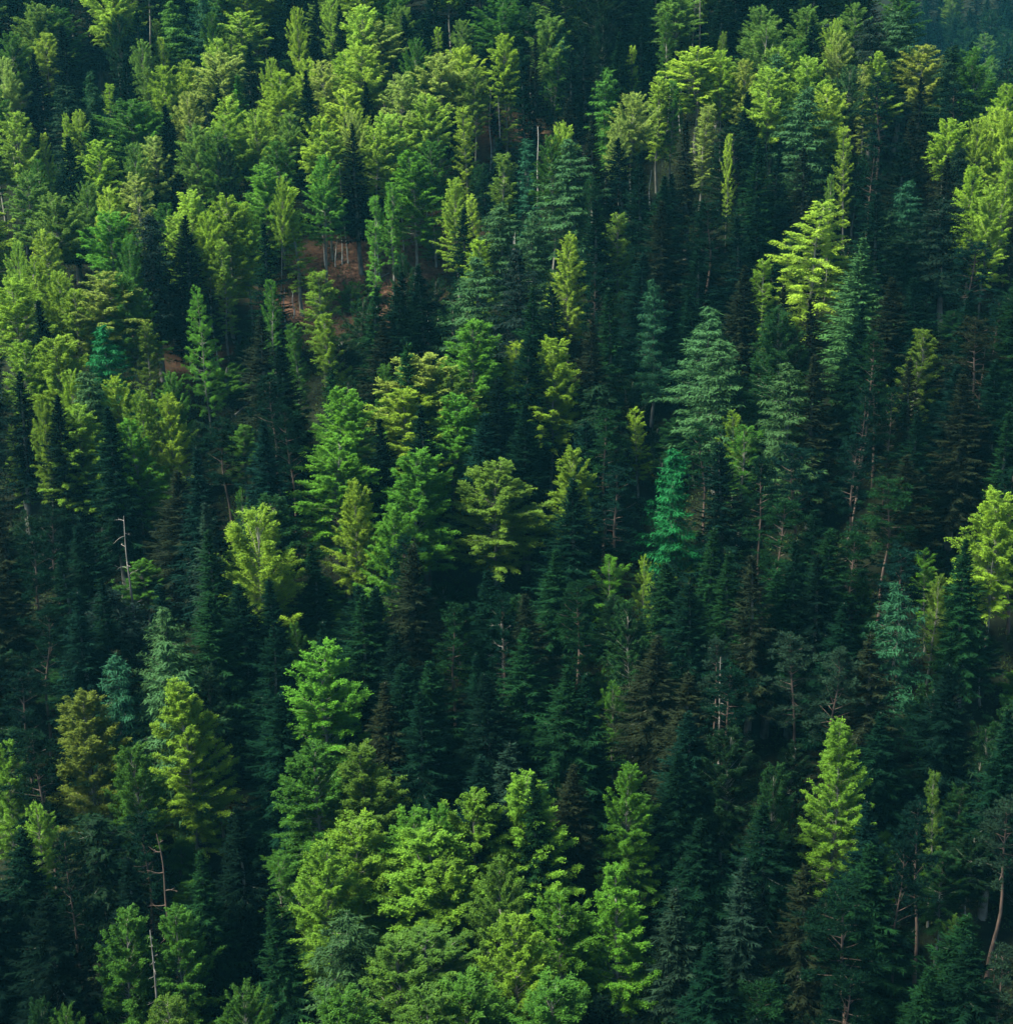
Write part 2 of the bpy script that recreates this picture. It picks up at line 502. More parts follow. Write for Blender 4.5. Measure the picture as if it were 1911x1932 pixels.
def _fix(t):
    return t[0], t[1], t[2], WIDTH[t[0].name]
V = {}
V['round'] = [beech(11, 25, 4.8, .50, 'round', 88, up=.72), beech(12, 24, 5.0, .52, 'round', 92, gap=.2, up=.8), beech(13, 26, 4.4, .48, 'round', 86, tiers=.85, up=.7), beech(14, 25, 4.8, .46, 'round', 84, .31, 1.05, up=.6), beech(15, 25, 5.2, .54, 'round', 84, .29, .9, up=.9)]
V['tall'] = [beech(21, 27, 4.8, .34, 'tall', 98), beech(22, 26, 4.6, .38, 'tall', 94, gap=.2), beech(23, 27, 4.8, .30, 'tall', 102, tiers=1.1), beech(24, 26, 4.4, .32, 'tall', 92, .31)]
V['spire'] = [beech(31, 27, 5.0, .16, 'spire', 135, .27, 1.0, .10, 1.05), beech(32, 27, 5.2, .14, 'spire', 130, .28, 1.1, .15, .9), beech(33, 26, 4.8, .18, 'spire', 125, .28, 1.0, .18, 1.2)]
V['layer'] = [beech(41, 25, 5.2, .20, 'spire', 74, .30, 1.25, .08, .45), beech(42, 25, 5.0, .2, 'tall', 70, .30, 1.2, .12, .5)]
V['feather'] = [beech(51, 24, 5.0, .14, 'tall', 84, .26, 1.1, .2, 1.25), beech(52, 24, 4.6, .16, 'tall', 78, .26, 1.1, .3, 1.25)]
V['slim'] = [beech(61, 24, 2.2, .22, 'col', 80, .27, .9, .15), beech(62, 24, 2.4, .30, 'col', 74, .28, .9, .2), beech(63, 22, 2.0, .2, 'col', 66, .27, .95, .3)]
V['ragged'] = [beech(71, 24, 3.6, .25, 'tall', 46, .27, 1.1, .35, 1.2), beech(72, 24, 3.4, .25, 'round', 40, .27, 1.1, .4, 1.2)]
V['bush'] = [bush(81), bush(82, 5.5, 2.6)]
V['spruce'] = [spruce(101, 28, 3.2, .16, .78), spruce(102, 28, 3.0, .2, .85), spruce(103, 29, 3.6, .14, .72, 1.15, .9, .08), spruce(104, 27, 2.7, .12, .9, .9, 1.0, .12),
               spruce(105, 28, 3.2, .22, .7, 1.3, 1.0, .2), spruce(106, 28, 3.4, .18, .62, 1.1, .9, .25), spruce(107, 27, 3.0, .2, 1.0, 1.35, 1.0, .1), spruce(108, 28, 2.9, .25, .66, .8, .85, .3)]
V['wide'] = [spruce(111, 29, 4.4, .10, .8, 1.3, 1.0, .06, .75), spruce(112, 28, 4.0, .12, .85, 1.2, 1.05, .1, .7)]
V['thin'] = [spruce(121, 27, 1.9, .25, .7, 1.1, .9, .15, .5), spruce(122, 26, 2.2, .3, .6, 1.3, .85, .25, .5), spruce(123, 27, 2.3, .2, .8, 1., 1., .1, .55)]
V['larch'] = [larch(131), larch(132, 27, 3.2, .3, .55), larch(133, 26, 4.0, .2, .7), larch(134, 27, 2.6, .25, .5)]
V['pine'] = [pine(141), pine(142, 25, 3.4, .5, 38), pine(143, 24, 3.0, .4, 30), pine(144, 26, 2.8, .55, 38)]
LEAFMAT = {'spruce': M_NEEDLE, 'wide': M_NEEDLE, 'thin': M_NEEDLE, 'larch': M_LARCH, 'pine': M_PINE}
BARK = {'spruce': M_SBARK, 'wide': M_SBARK, 'thin': M_SBARK, 'larch': M_LBARK, 'pine': M_PBARK}
for k in V: V[k] = [_fix(t) for t in V[k]]
for k, lst in V.items():
    for c, t, _, _ in lst:
        c.materials.append(LEAFMAT.get(k, M_LEAF)); t.materials.append(BARK.get(k, M_BBARK))

# foliage colours
TONE = {
    'lime': (.128, .240, .020), 'bright': (.155, .275, .022), 'yellow': (.165, .230, .036), 'tan': (.090, .142, .020),
    'green': (.040, .125, .014), 'vivid': (.058, .178, .015), 'olive': (.072, .142, .017), 'deep': (.010, .046, .011),
    'pale': (.030, .086, .027), 'teal': (.012, .062, .028), 'emerald': (.006, .088, .024),
    'dark': (.0018, .0125, .0060), 'black': (.0010, .0068, .0040), 'brown': (.0085, .0135, .0062), 'blue': (.0018, .0125, .0086), 'grey': (.0095, .0250, .0155),
    'moss': (.0045, .0225, .0068),
}


# ---------------------------------------------------------------- the trees the photograph lets one tell apart
# kind, x and y of the top in the photograph (1911 x 1932), crown width, lowest visible y, foliage colour, [label|rest of label]
LAYOUT = '''
round 8 108 60 165 yellow
round 20 60 50 105 green
round 62 4 72 60 olive yellow-green beech|with a loose rounded crown in the upper left corner
round 105 12 60 60 green
round 75 62 55 118 lime
spruce 117 48 34 110 black
spruce 67 100 60 180 black
round 219 25 46 100 deep
spruce 262 18 32 70 moss
slim 288 36 28 112 olive
round 266 74 38 125 olive
slim 306 68 20 120 lime
larch 327 2 55 60 green
larch 374 -6 50 60 teal
round 402 18 42 92 green
round 460 22 88 90 lime broad lime green beech|near the upper edge, left of the black spruce
round 401 70 42 100 bright
slim 438 64 32 112 lime
spruce 470 78 40 120 dark
round 568 12 38 78 bright
spruce 598 -4 46 112 black near black narrow spruce|cutting through the lime crowns at the upper edge
round 622 -4 34 70 lime
spruce 645 8 32 112 black
round 405 98 105 185 yellow broad yellow olive beech|with a domed crown in the upper left
round 345 112 45 165 lime
round 310 120 62 190 lime
slim 279 125 28 155 olive
round 508 110 38 145 lime
thin 455 142 46 225 green mid green conifer|with a narrow tip among the upper left beeches
round 530 132 88 225 lime large lime green beech|with a sloping crown beside two dark spruces
round 571 110 50 165 bright
round 600 112 58 180 yellow
spruce 570 132 36 210 black
spruce 586 152 40 218 dark
round 656 95 60 160 bright
round 367 172 56 240 yellow
spruce 408 162 32 218 black
spruce 325 198 32 255 black
round 246 186 104 270 green large green beech|with the broadest dome in the upper left
round 268 206 76 270 vivid
round 430 182 52 225 bright
round 424 216 62 275 lime
round 490 208 68 285 lime
round 541 212 50 265 olive
round 604 218 66 275 bright
slim 607 182 26 215 lime
round 655 168 74 245 bright
round 615 246 78 310 lime
round 668 208 42 250 yellow
larch 170 134 32 195 deep
slim 200 156 26 205 lime
larch 130 162 52 215 moss
slim 118 212 20 255 bright
round 150 206 36 240 lime
slim 85 248 22 300 bright
round 362 234 74 335 olive tall olive green beech|with a rounded crown at the middle of the upper left quarter
round 185 262 84 360 bright layered lime green beech|with an uneven leaning crown in the upper left quarter
round 293 257 58 335 yellow
round 241 268 48 330 olive
round 400 244 52 290 green
round 420 270 38 330 moss
layer 272 326 62 405 yellow tiered yellow-green beech|with flat sprays in the upper left quarter
round 40 320 76 395 olive olive beech|with a broad crown against the left edge
round 62 298 30 350 green
round 155 344 54 412 olive
round 208 350 48 402 bright
tall 308 384 52 445 green
tall 365 358 54 405 bright
round 210 396 92 505 vivid big fresh green beech|with a smooth domed crown left of the dark spruce
feather 232 440 38 505 green
round 90 432 42 470 bright
tall 420 368 68 455 lime
tall 495 307 90 405 vivid tall green beech|with its crown tapering left above the pale trunks
round 523 264 54 330 green
tall 603 292 78 450 vivid tall layered green beech|standing above bare pale trunks
slim 555 348 56 505 bright columnar lime green beech|in front of the bare pale trunks
round 512 335 40 400 lime
round 330 402 66 515 bright
spruce 348 406 56 525 black black green spruce|standing in front of a split bright lime crown
round 382 398 46 455 bright
slim 415 448 44 525 lime
tall 462 384 60 465 lime
spruce 492 422 42 525 dark
round 70 482 50 530 lime
round 112 508 42 560 lime
round 35 452 36 505 lime
round 682 8 62 70 bright
round 757 8 52 60 olive
round 722 38 78 92 yellow
spruce 775 28 30 90 dark
spruce 796 24 36 102 dark
slim 820 50 22 88 lime
round 875 38 38 75 olive
round 958 -8 104 52 green broad dark green beech|touching the upper edge near the middle
round 1003 10 70 70 deep
round 1040 30 68 92 olive
round 955 62 62 132 bright lime green beech|with a flat top near the upper edge, right of centre line
round 685 84 80 155 bright brilliant lime beech|standing highest of the clump below the upper edge
round 773 70 46 132 green
round 825 100 90 175 yellow broad tan yellow beech|in the middle of the upper forest
round 878 86 70 200 bright
round 893 130 52 205 olive
round 745 138 74 215 yellow
spruce 690 154 36 235 black
round 798 176 80 275 lime wide yellow-green beech|below the tan yellow one
round 670 206 42 245 bright
round 735 212 72 265 lime
spruce 668 234 42 335 black black spruce|rising in front of the upper beeches with lime crowns on both sides
round 697 242 74 345 bright
round 815 264 64 335 green
tall 775 284 100 425 vivid wide spreading green beech|above the ground clearing
slim 880 198 38 375 lime slender lime green beech column|beside dark trunks at the upper centre
slim 950 98 46 225 bright
thin 925 78 26 200 black
thin 990 95 26 200 dark
thin 1007 68 40 250 brown rusty brown narrow spruce|among dark trunks at the upper centre
slim 1045 98 54 235 green
thin 1072 94 30 175 black
larch 1062 50 44 110 teal
tall 1126 20 52 135 moss
larch 1143 128 42 225 green
slim 1190 84 20 148 bright slender bright sapling-like beech|alone among the dark spruces near the upper edge
spruce 1205 -2 52 120 dark
spruce 1166 62 42 150 moss
slim 1263 22 32 115 green
slim 1240 143 46 200 lime
round 1190 176 74 235 yellow rounded golden yellow beech|at the left of the upper right clump
round 1166 220 36 262 yellow
round 1056 230 48 300 bright
tall 1040 256 72 395 green
larch 1076 262 76 355 pale pale green larch|with a long bare trunk below its crown at the upper centre
larch 990 262 42 395 teal
slim 945 288 46 385 olive
tall 860 334 52 425 lime
slim 897 366 30 405 bright
slim 735 344 38 465 vivid
slim 702 366 34 500 vivid slim tiered green beech|leaning out over the clearing
slim 1122 334 32 400 deep
thin 1210 288 42 425 dark
larch 1010 400 54 485 pale
larch 955 384 78 475 pale pale feathery larch|left of another larch above the image middle
larch 905 488 150 645 pale very wide pale green larch|with a lime spire rising behind it
slim 908 450 60 545 bright
tall 1070 440 42 515 lime
slim 1165 400 42 475 olive
bush 820 430 60 515 olive
spruce 742 512 40 620 dark
spruce 706 540 38 640 moss
bush 662 532 40 575 green
bush 700 512 30 545 moss
tall 778 476 44 560 deep
spruce 800 500 46 620 dark
round 1318 86 116 205 bright biggest yellow-green beech|of the bright clump at the upper right
round 1362 92 64 190 bright
slim 1353 60 22 95 olive
slim 1265 150 40 220 green
feather 1435 42 62 92 olive
round 1458 88 72 140 lime
larch 1470 104 40 150 pale
round 1505 74 52 125 green
round 1520 104 62 150 lime
round 1406 110 44 165 yellow
round 1455 126 72 205 lime
spruce 1540 36 36 98 dark
round 1573 36 44 80 bright
round 1585 60 40 98 yellow
round 1530 12 60 60 olive
round 1610 4 54 60 olive
larch 1650 36 62 120 grey grey green larch|with a rounded crown at the shoulder of the ridge
larch 1700 22 112 115 pale
round 1735 84 108 175 yellow golden beech|with a domed crown on the ridge at the right
tall 1665 98 46 150 lime
slim 1633 120 26 155 yellow
round 1603 124 64 240 pale smooth grey green tree|with a pointed dome in the upper right
larch 1797 86 62 190 moss
feather 1850 88 78 172 green feathery green beech|on the ridge at the right edge
larch 1886 108 60 180 moss
round 1555 160 62 215 bright
larch 1530 164 84 265 pale broad pale larch|with a lime crown peeping behind its top
slim 1322 194 42 262 yellow
slim 1372 252 14 330 bright
round 1777 222 74 292 bright round bright lime beech|alone in the dark spruces at the right
round 1900 156 54 230 bright
round 1872 200 54 260 bright
round 1843 224 48 295 bright
tall 1908 204 50 300 lime
slim 1600 236 30 385 lime
slim 1892 298 36 345 lime
tall 1836 310 62 430 bright tall leaning lime beech|near the right edge above the middle
tall 1862 352 70 485 lime
layer 1540 380 128 535 lime large bright green beech|with flat layered sprays amid dark spruces, upper right quarter
wide 1630 446 76 545 pale pale blue green fir|directly right of the layered beech
larch 1720 344 72 505 teal
slim 1565 326 22 370 olive
slim 1440 488 38 565 lime
round 30 524 86 625 bright
round 112 514 52 580 bright
round 175 513 104 625 yellow broad yellow-green beech|near the left edge, a third of the way down
round 130 545 60 620 bright
spruce 72 564 34 608 black
tall 243 514 78 605 green green beech with a long pale trunk|left of the narrow layered tree
layer 376 538 54 674 vivid narrow cone of layered green foliage|between two pale trunks at the left
slim 282 612 50 692 olive
slim 508 530 30 592 vivid
slim 604 508 52 592 lime slim green beech|beside the red brown ground of the clearing
slim 555 606 42 702 green
slim 625 588 52 702 lime
larch 185 616 54 722 emerald teal green narrow larch|standing before the yellow-green crowns at the left
tall 95 628 92 742 lime
spruce 20 700 40 800 black
spruce 118 742 30 800 black
spruce 206 770 32 860 dark
tall 50 642 60 740 lime
round 130 698 60 795 bright
larch 167 705 50 795 pale
round 220 712 52 765 bright
tall 268 736 50 790 lime
tall 82 744 54 965 lime
tall 153 764 106 1005 lime tall wide lime beech|with layered sides at the left, left of centre
tall 246 788 82 985 vivid
tall 325 744 62 885 bright pale lime beech|with two ragged tops at the left
round 325 700 46 745 green
bush 420 690 92 752 green low spreading green beech|below the two pale trunks at the left
ragged 33 800 32 855 lime
ragged 286 878 28 930 olive
tall 632 736 132 965 vivid big saturated green beech|left of the black spruce at the image middle
ragged 455 914 26 960 green
feather 470 953 122 1115 lime feathery yellow-green beech|with many pointed tops in the left half
pine 545 758 74 905 dark dark pine with a reddish trunk|left of the big saturated green beech
spruce 448 1106 74 1250 dark
spruce 508 1092 62 1190 dark
spruce 402 1118 60 1230 moss
thin 384 948 52 1055 grey thin grey spruce|left of the feathery yellow-green beech
pine 62 1010 76 1090 dark
tall 886 606 88 705 vivid green beech with a pointed top|in front of the very wide larch
tall 790 664 110 745 yellow yellow topped beech|crowning the bright clump at the image middle
tall 775 735 148 985 bright tallest lime beech|of the image middle, holding a small black spruce in front
thin 783 646 34 700 deep
tall 855 688 84 790 olive
slim 724 684 32 745 green
slim 965 648 52 765 bright
spruce 982 628 74 865 dark dark spruce|wedged between two ragged lime crowns at the image middle
tall 1036 630 92 835 bright ragged bright lime beech|right of the wedged dark spruce
thin 1118 598 64 765 brown brown grey spruce|with bare twigs, right of the ragged lime beech
larch 1230 528 62 785 teal slender hanging larch|in the dark spruces right of the image middle
thin 1152 543 52 640 moss
thin 1047 538 36 620 dark
spruce 712 790 66 1005 black black pointed spruce|standing in front of the lime clump at the image middle
spruce 795 764 34 855 dark
spruce 915 778 62 880 blue
spruce 988 768 52 900 dark
tall 1085 846 54 935 lime small lime topped beech|right of the olive beech at the image middle
spruce 1073 904 70 1010 dark
pine 1136 776 92 965 moss pine with an orange trunk|right of the image middle
ragged 1205 768 38 825 bright
tall 935 862 150 1135 olive large olive green beech|with fan shaped sprays in the image middle
larch 1262 848 72 1055 emerald emerald green larch|standing alone among dark spruces right of the middle
tall 655 903 62 1005 lime
tall 770 848 112 1012 vivid
tall 640 828 104 965 vivid
tall 838 742 84 850 vivid
tall 724 950 78 1085 vivid green beech|directly below the black pointed spruce
larch 1350 583 76 645 pale upper pale larch|of the pair right of the image middle
larch 1352 643 98 765 pale lower pale larch|with a brown trunk, front one of the pair
larch 1483 688 82 835 pale silvery green larch|with a white stem, right of the larch pair
ragged 1385 774 42 822 lime
ragged 1400 800 60 860 green
pine 1840 597 74 715 brown brown pine with bare crooked branches|near the right edge
slim 1722 622 60 695 olive
pine 1678 734 72 865 dark
pine 1450 866 62 965 dark
pine 1612 730 60 830 blue
pine 1466 944 88 1065 moss broad pine with a forked red trunk|below the silvery green larch
spruce 1537 672 52 780 brown
spruce 1883 680 62 790 dark
tall 1882 915 102 1165 lime lime green beech|reaching in from the right edge
larch 290 1148 62 1250 pale
larch 320 1214 82 1335 pale pale silvery larch|with two white trunks at the lower left
larch 222 1236 52 1385 teal
spire 157 1308 96 1475 tan yellow olive beech|with a thin spike on top at the lower left
thin 203 1088 82 1205 dark
spire 342 1288 120 1565 lime wide ragged yellow-green beech|below the silvery larch at the lower left
tall 396 1258 62 1400 moss
spruce 508 1188 72 1375 dark
ragged 490 1118 48 1185 lime
ragged 568 1178 34 1240 green
spire 612 1213 116 1405 vivid brilliant fresh green beech|alone in the dark, left of the lower centre
tall 596 1398 114 1565 green dull green beech|below the brilliant fresh green one
spire 676 1408 92 1545 olive dark olive beech|above the big lime clump at the bottom
spruce 140 1114 80 1230 blue
pine 60 1138 76 1260 dark
tall 2 1398 74 1545 lime
pine 40 1274 76 1400 blue
tall 245 1408 70 1520 green
spruce 672 1124 64 1285 moss left spruce|of two slim ones with pale stems below the olive beech
spruce 717 1103 62 1265 dark
pine 945 1112 80 1345 dark
spruce 998 1118 60 1220 brown
spruce 996 1194 84 1385 moss rusty topped spruce|with a pale stem at the lower centre
spruce 895 1234 46 1405 dark
spruce 808 1252 74 1455 moss spruce with hanging skirts|at the lower centre, left of the narrow dark ones
spruce 765 1248 44 1350 dark
spruce 730 1294 74 1455 brown
spruce 780 1300 50 1450 dark
wide 1066 1258 110 1505 moss open spruce with drooping branches|at the lower centre
thin 1112 1268 62 1425 dark
ragged 1152 1290 44 1355 green
thin 950 1402 52 1505 grey thin grey green spruce|just above the bright beech at the bottom
spruce 910 1428 62 1545 blue
thin 1017 1448 32 1490 moss
spruce 1078 1446 74 1605 brown brown tinged spruce|right of the bright beech at the bottom
ragged 1146 1044 54 1125 vivid
tall 1198 1128 56 1225 deep
ragged 1215 1048 26 1100 lime
ragged 1234 1078 26 1120 lime
spruce 1245 1198 88 1405 brown tall brown green spruce|right of the lower centre
tall 1185 1438 68 1525 vivid small green beech|in the dark gap right of the bottom clump
ragged 1281 1008 46 1075 lime
spruce 1383 1043 84 1195 moss pale stemmed spruce|with a lime sprig at its tip, right of centre
spruce 1258 1063 60 1150 moss
spruce 1314 1100 60 1200 dark
larch 1690 1098 54 1195 teal
ragged 1757 1035 48 1085 vivid
ragged 1762 1076 56 1225 olive yellow brown ragged beech|near the right edge, left of the lime one
spruce 1590 1133 52 1240 dark
spruce 1636 1194 52 1300 brown
pine 1510 1203 80 1345 grey grey rounded pine|at the right, left of two fellows
pine 1576 1218 72 1330 grey
pine 1362 1208 54 1375 grey
spruce 1298 1264 62 1420 brown
tall 1374 1368 96 1505 moss dusky green beech|with green edges at the lower right
tall 1440 1440 50 1520 deep
spire 1573 1364 84 1605 lime lone lime green beech|in the dark lower right
slim 1770 1455 26 1505 olive
spruce 1280 1428 64 1605 dark
round 70 1518 66 1625 bright small yellow-green beech|near the left edge at the lower left
tall 210 1723 86 1905 green left green beech|of the pair around the grey dead spruce
tall 348 1723 104 1905 green right green beech|of the pair around the grey dead spruce
round 325 1886 84 1940 olive
round 448 1848 96 1940 green
spruce 523 1698 66 1905 moss dark green spruce|left of the big lime clump at the bottom
ragged 525 1600 54 1700 green
round 104 1898 60 1940 green
round 55 1896 50 1940 deep
larch 655 1714 96 1935 pale pale larch with a white stem|standing before the lime clump at the bottom
spruce 422 1538 64 1800 black
spruce 455 1528 62 1760 black
pine 135 1578 74 1720 dark
spruce 85 1698 104 1905 black
spire 668 1543 176 1940 lime left lime beech|of the big clump at the bottom, with a broad crown
tall 620 1580 70 1700 lime
tall 774 1536 96 1640 vivid
spire 815 1554 160 1760 lime middle lime beech|of the big clump at the bottom
tall 872 1490 92 1640 lime narrow topped green beech|between the lime crowns at the bottom
tall 828 1516 60 1640 vivid
spire 985 1470 160 1900 lime tallest bright lime beech|of the big clump at the bottom, at its right
tall 945 1624 100 1850 olive
tall 866 1618 125 1840 lime
round 812 1756 176 1940 olive olive green beech|filling the lower edge below the lime clump
tall 1062 1690 130 1940 vivid
tall 722 1782 150 1960 olive
tall 900 1842 150 1990 green
tall 1030 1870 130 1990 green
tall 640 1850 110 1990 green
tall 790 1872 130 1990 olive
tall 965 1740 120 1940 lime
spire 1180 1643 104 1855 vivid green beech with a lime top|at the right end of the bottom clump
ragged 1205 1560 76 1660 green
spruce 1282 1682 104 1940 grey big pale green spruce|with a clear stem at the bottom, right of the lime clump
thin 1405 1610 68 1800 grey
wide 1632 1588 150 1940 moss largest dark spruce|with spreading branches at the lower right
pine 1750 1518 96 1685 blue
pine 1700 1578 64 1680 blue
pine 1890 1500 80 1650 grey
spruce 1440 1518 74 1640 dark
spruce 1320 1533 62 1650 dark
spruce 1752 1828 74 1940 moss
spruce 1822 1768 84 1940 dark
pine 1896 1788 90 1940 grey pine with a bare orange trunk|in the lower right corner
ragged 1795 1730 28 1785 olive
'''

# bare trees and dead stems: kind, top u v, height in metres, number of branches, bark, label
SNAGS = '''
280 1758 15 26 dead grey dead spruce|standing bare between two green beeches at the lower left
296 1578 15 9 pine bare reddish pine stem|with a few crooked branches at the lower left
1660 643 14 12 pine dead pine with a reddish trunk|and bare branches at the right
1692 566 6 3 dead broken white stem|with a T shaped top at the right
945 1160 11 11 dead bare crooked pine|with grey branches below the olive beech
1845 640 13 14 pine crooked bare pine stem|near the right edge above the middle
238 975 14 10 dead grey bare tree|with thin curved branches at the left
1362 1240 14 18 dead grey dead spruce stem|right of the brown green spruce
1320 -20 22 3 bole very tall white bare trunk|rising above the bright clump at the upper right
1896 1800 14 8 pine bare orange stem|with pale broken branches in the lower right corner
'''
# slender bare boles above the clearing: u, v of top, height in metres
BOLES = '657 500 322;679 473 343;633 506 452;618 517 446;762 473 396;710 446 390;538 621 548;554 602 552;967 580 450;976 560 440;810 678 590;361 702 560;412 690 560;646 498 440;716 520 420;925 330 180;942 345 195;1014 390 250;1072 420 330;1282 250 130;1256 270 170;1300 200 60;1225 420 330'
# patches of forest floor kept open: u0 v0 u1 v1
CLEAR = [(610, 478, 660, 520), (660, 478, 710, 520), (710, 478, 762, 520), (610, 520, 660, 555), (660, 520, 710, 555), (710, 520, 762, 555), (640, 395, 700, 478), (700, 400, 770, 478), (345, 600, 420, 676), (525, 555, 600, 615), (620, 1650, 790, 1800), (790, 1650, 960, 1800), (960, 1650, 1110, 1800), (620, 1800, 790, 1980), (790, 1800, 960, 1980), (960, 1800, 1110, 1980), (775, 432, 830, 470), (350, 676, 420, 700), (945, 230, 980, 290), (560, 570, 595, 615)]

def mk(name, mesh, parent=None):
    o = bpy.data.objects.new(name, mesh); COL.objects.link(o)
    if parent is not None: o.parent = parent
    return o

CATNAME = {'spruce': ('spruce_tree', 'spruce'), 'wide': ('spruce_tree', 'spruce'), 'thin': ('spruce_tree', 'spruce'),
           'larch': ('larch_tree', 'larch'), 'pine': ('pine_tree', 'pine'), 'bush': ('beech_bush', 'bush')}
GROUP = {'spruce': 'spruces in the mountain forest', 'larch': 'larches in the mountain forest', 'pine': 'pines in the mountain forest',
         'beech': 'beeches in the mountain forest', 'bush': 'low beech bushes'}
rnd = random.Random(5)
TREES = []
kcount = {}

def hgt(kind):
    return {'bush': 5.2, 'slim': 20, 'ragged': 15, 'thin': 24, 'round': 22.5, 'tall': 23}.get(kind, 24)

def plant(kind, u, v, wpx, vbot, tone, label, h=None, xy=None):
    """one tree: an empty at its foot, a trunk and a crown"""
    lst = V[kind]; n = kcount.get(kind, rnd.randrange(9)); kcount[kind] = n + 1
    c, t, h0, w0 = lst[n % len(lst)]
    if h is None: h = hgt(kind) * rnd.uniform(.93, 1.07)
    if xy is None:
        s = stand(u, v, h)
        if s is None: return None
        x, y, z, d = s
        depth = project((x, y, z + h))[2]
        wm = wpx * depth / FPX
    else:
        x, y = xy; z = float(ground(x, y)); wm = wpx
        u, v, depth = project((x, y, z + h))
    name, cat = CATNAME.get(kind, ('beech_tree', 'beech'))
    root = bpy.data.objects.new(name, None); COL.objects.link(root)
    root.empty_display_size = 1
    root.location = (x, y, z - .15)
    root.rotation_euler = (rnd.gauss(0, .02), rnd.gauss(0, .022), rnd.uniform(0, 6.283))
    sz = h / h0; 
    q = .32 if xy is not None else (.72 if v < 480 else .55) * (vbot - v) / (h * FPX / depth)
    w0 = w0[int(min(15, max(2, q * 20)))]
    sx = min(2.1, max(.38, wm / w0))
    root.scale = (sx * rnd.choice((-1, 1)) if False else sx, sx, sz)
    tk = mk('trunk', t, root); cr = mk('crown', c, root)
    a = TONE[tone]; k = rnd.uniform(.86, 1.16) * (1.30 if v < 480 and tone in ('lime', 'bright', 'yellow', 'vivid', 'olive') else .78 if v > 1350 else .94); g = rnd.uniform(.93, 1.07)  # k also paints light falloff into the crown: brighter high up, darker low down
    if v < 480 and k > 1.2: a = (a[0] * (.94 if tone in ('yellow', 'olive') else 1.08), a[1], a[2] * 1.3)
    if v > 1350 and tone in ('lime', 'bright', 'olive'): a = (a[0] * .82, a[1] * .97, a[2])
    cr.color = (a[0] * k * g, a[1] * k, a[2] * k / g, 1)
    root['category'] = cat
    root['group'] = GROUP[cat]
    rec = dict(o=root, kind=kind, cat=cat, tone=tone, u=u, v=v, w=sx * w0 * FPX / depth, d=depth, x=x, y=y, z=z, h=h, label=label,
               vbot=vbot, ref=None, hpx=h * FPX / depth)
    if label:
        rec['ref'] = label.split('|')[0]
        root['label'] = label.replace('|', ' ').replace(' ,', ',')
    TREES.append(rec)
    return rec

for line in LAYOUT.strip().splitlines():
    p = line.split(None, 6)
    kind, u, v, w, vb, tone = p[0], float(p[1]), float(p[2]), float(p[3]), float(p[4]), p[5]
    plant(kind, u, v, w, vb, tone, p[6] if len(p) > 6 else None)
HAND = list(TREES)

# ---------------------------------------------------------------- the rest of the forest
def canopy_half(kind, dv, hpx, w):
    """half width of a crown dv pixels below its top"""
    q = dv / hpx
    if q < 0 or q > .9: return 0
    if kind in ('round', 'tall'): return w * .5 * min(1, (q / .22) ** .6)
    return w * .5 * min(1, q / .75) ** .8

def blocks(kind, u, v, d, w, hpx, zone, cells=6):
    u0, v0, u1, v1 = zone; hit = 0
    for i in range(cells):
        vv = v0 + (v1 - v0) * (i + .5) / cells
        hw = canopy_half(kind, vv - v, hpx, w)
        if hw <= 0: continue
        for j in range(cells):
            uu = u0 + (u1 - u0) * (j + .5) / cells
            if abs(uu - u) < hw: hit += 1
    return hit / cells ** 2

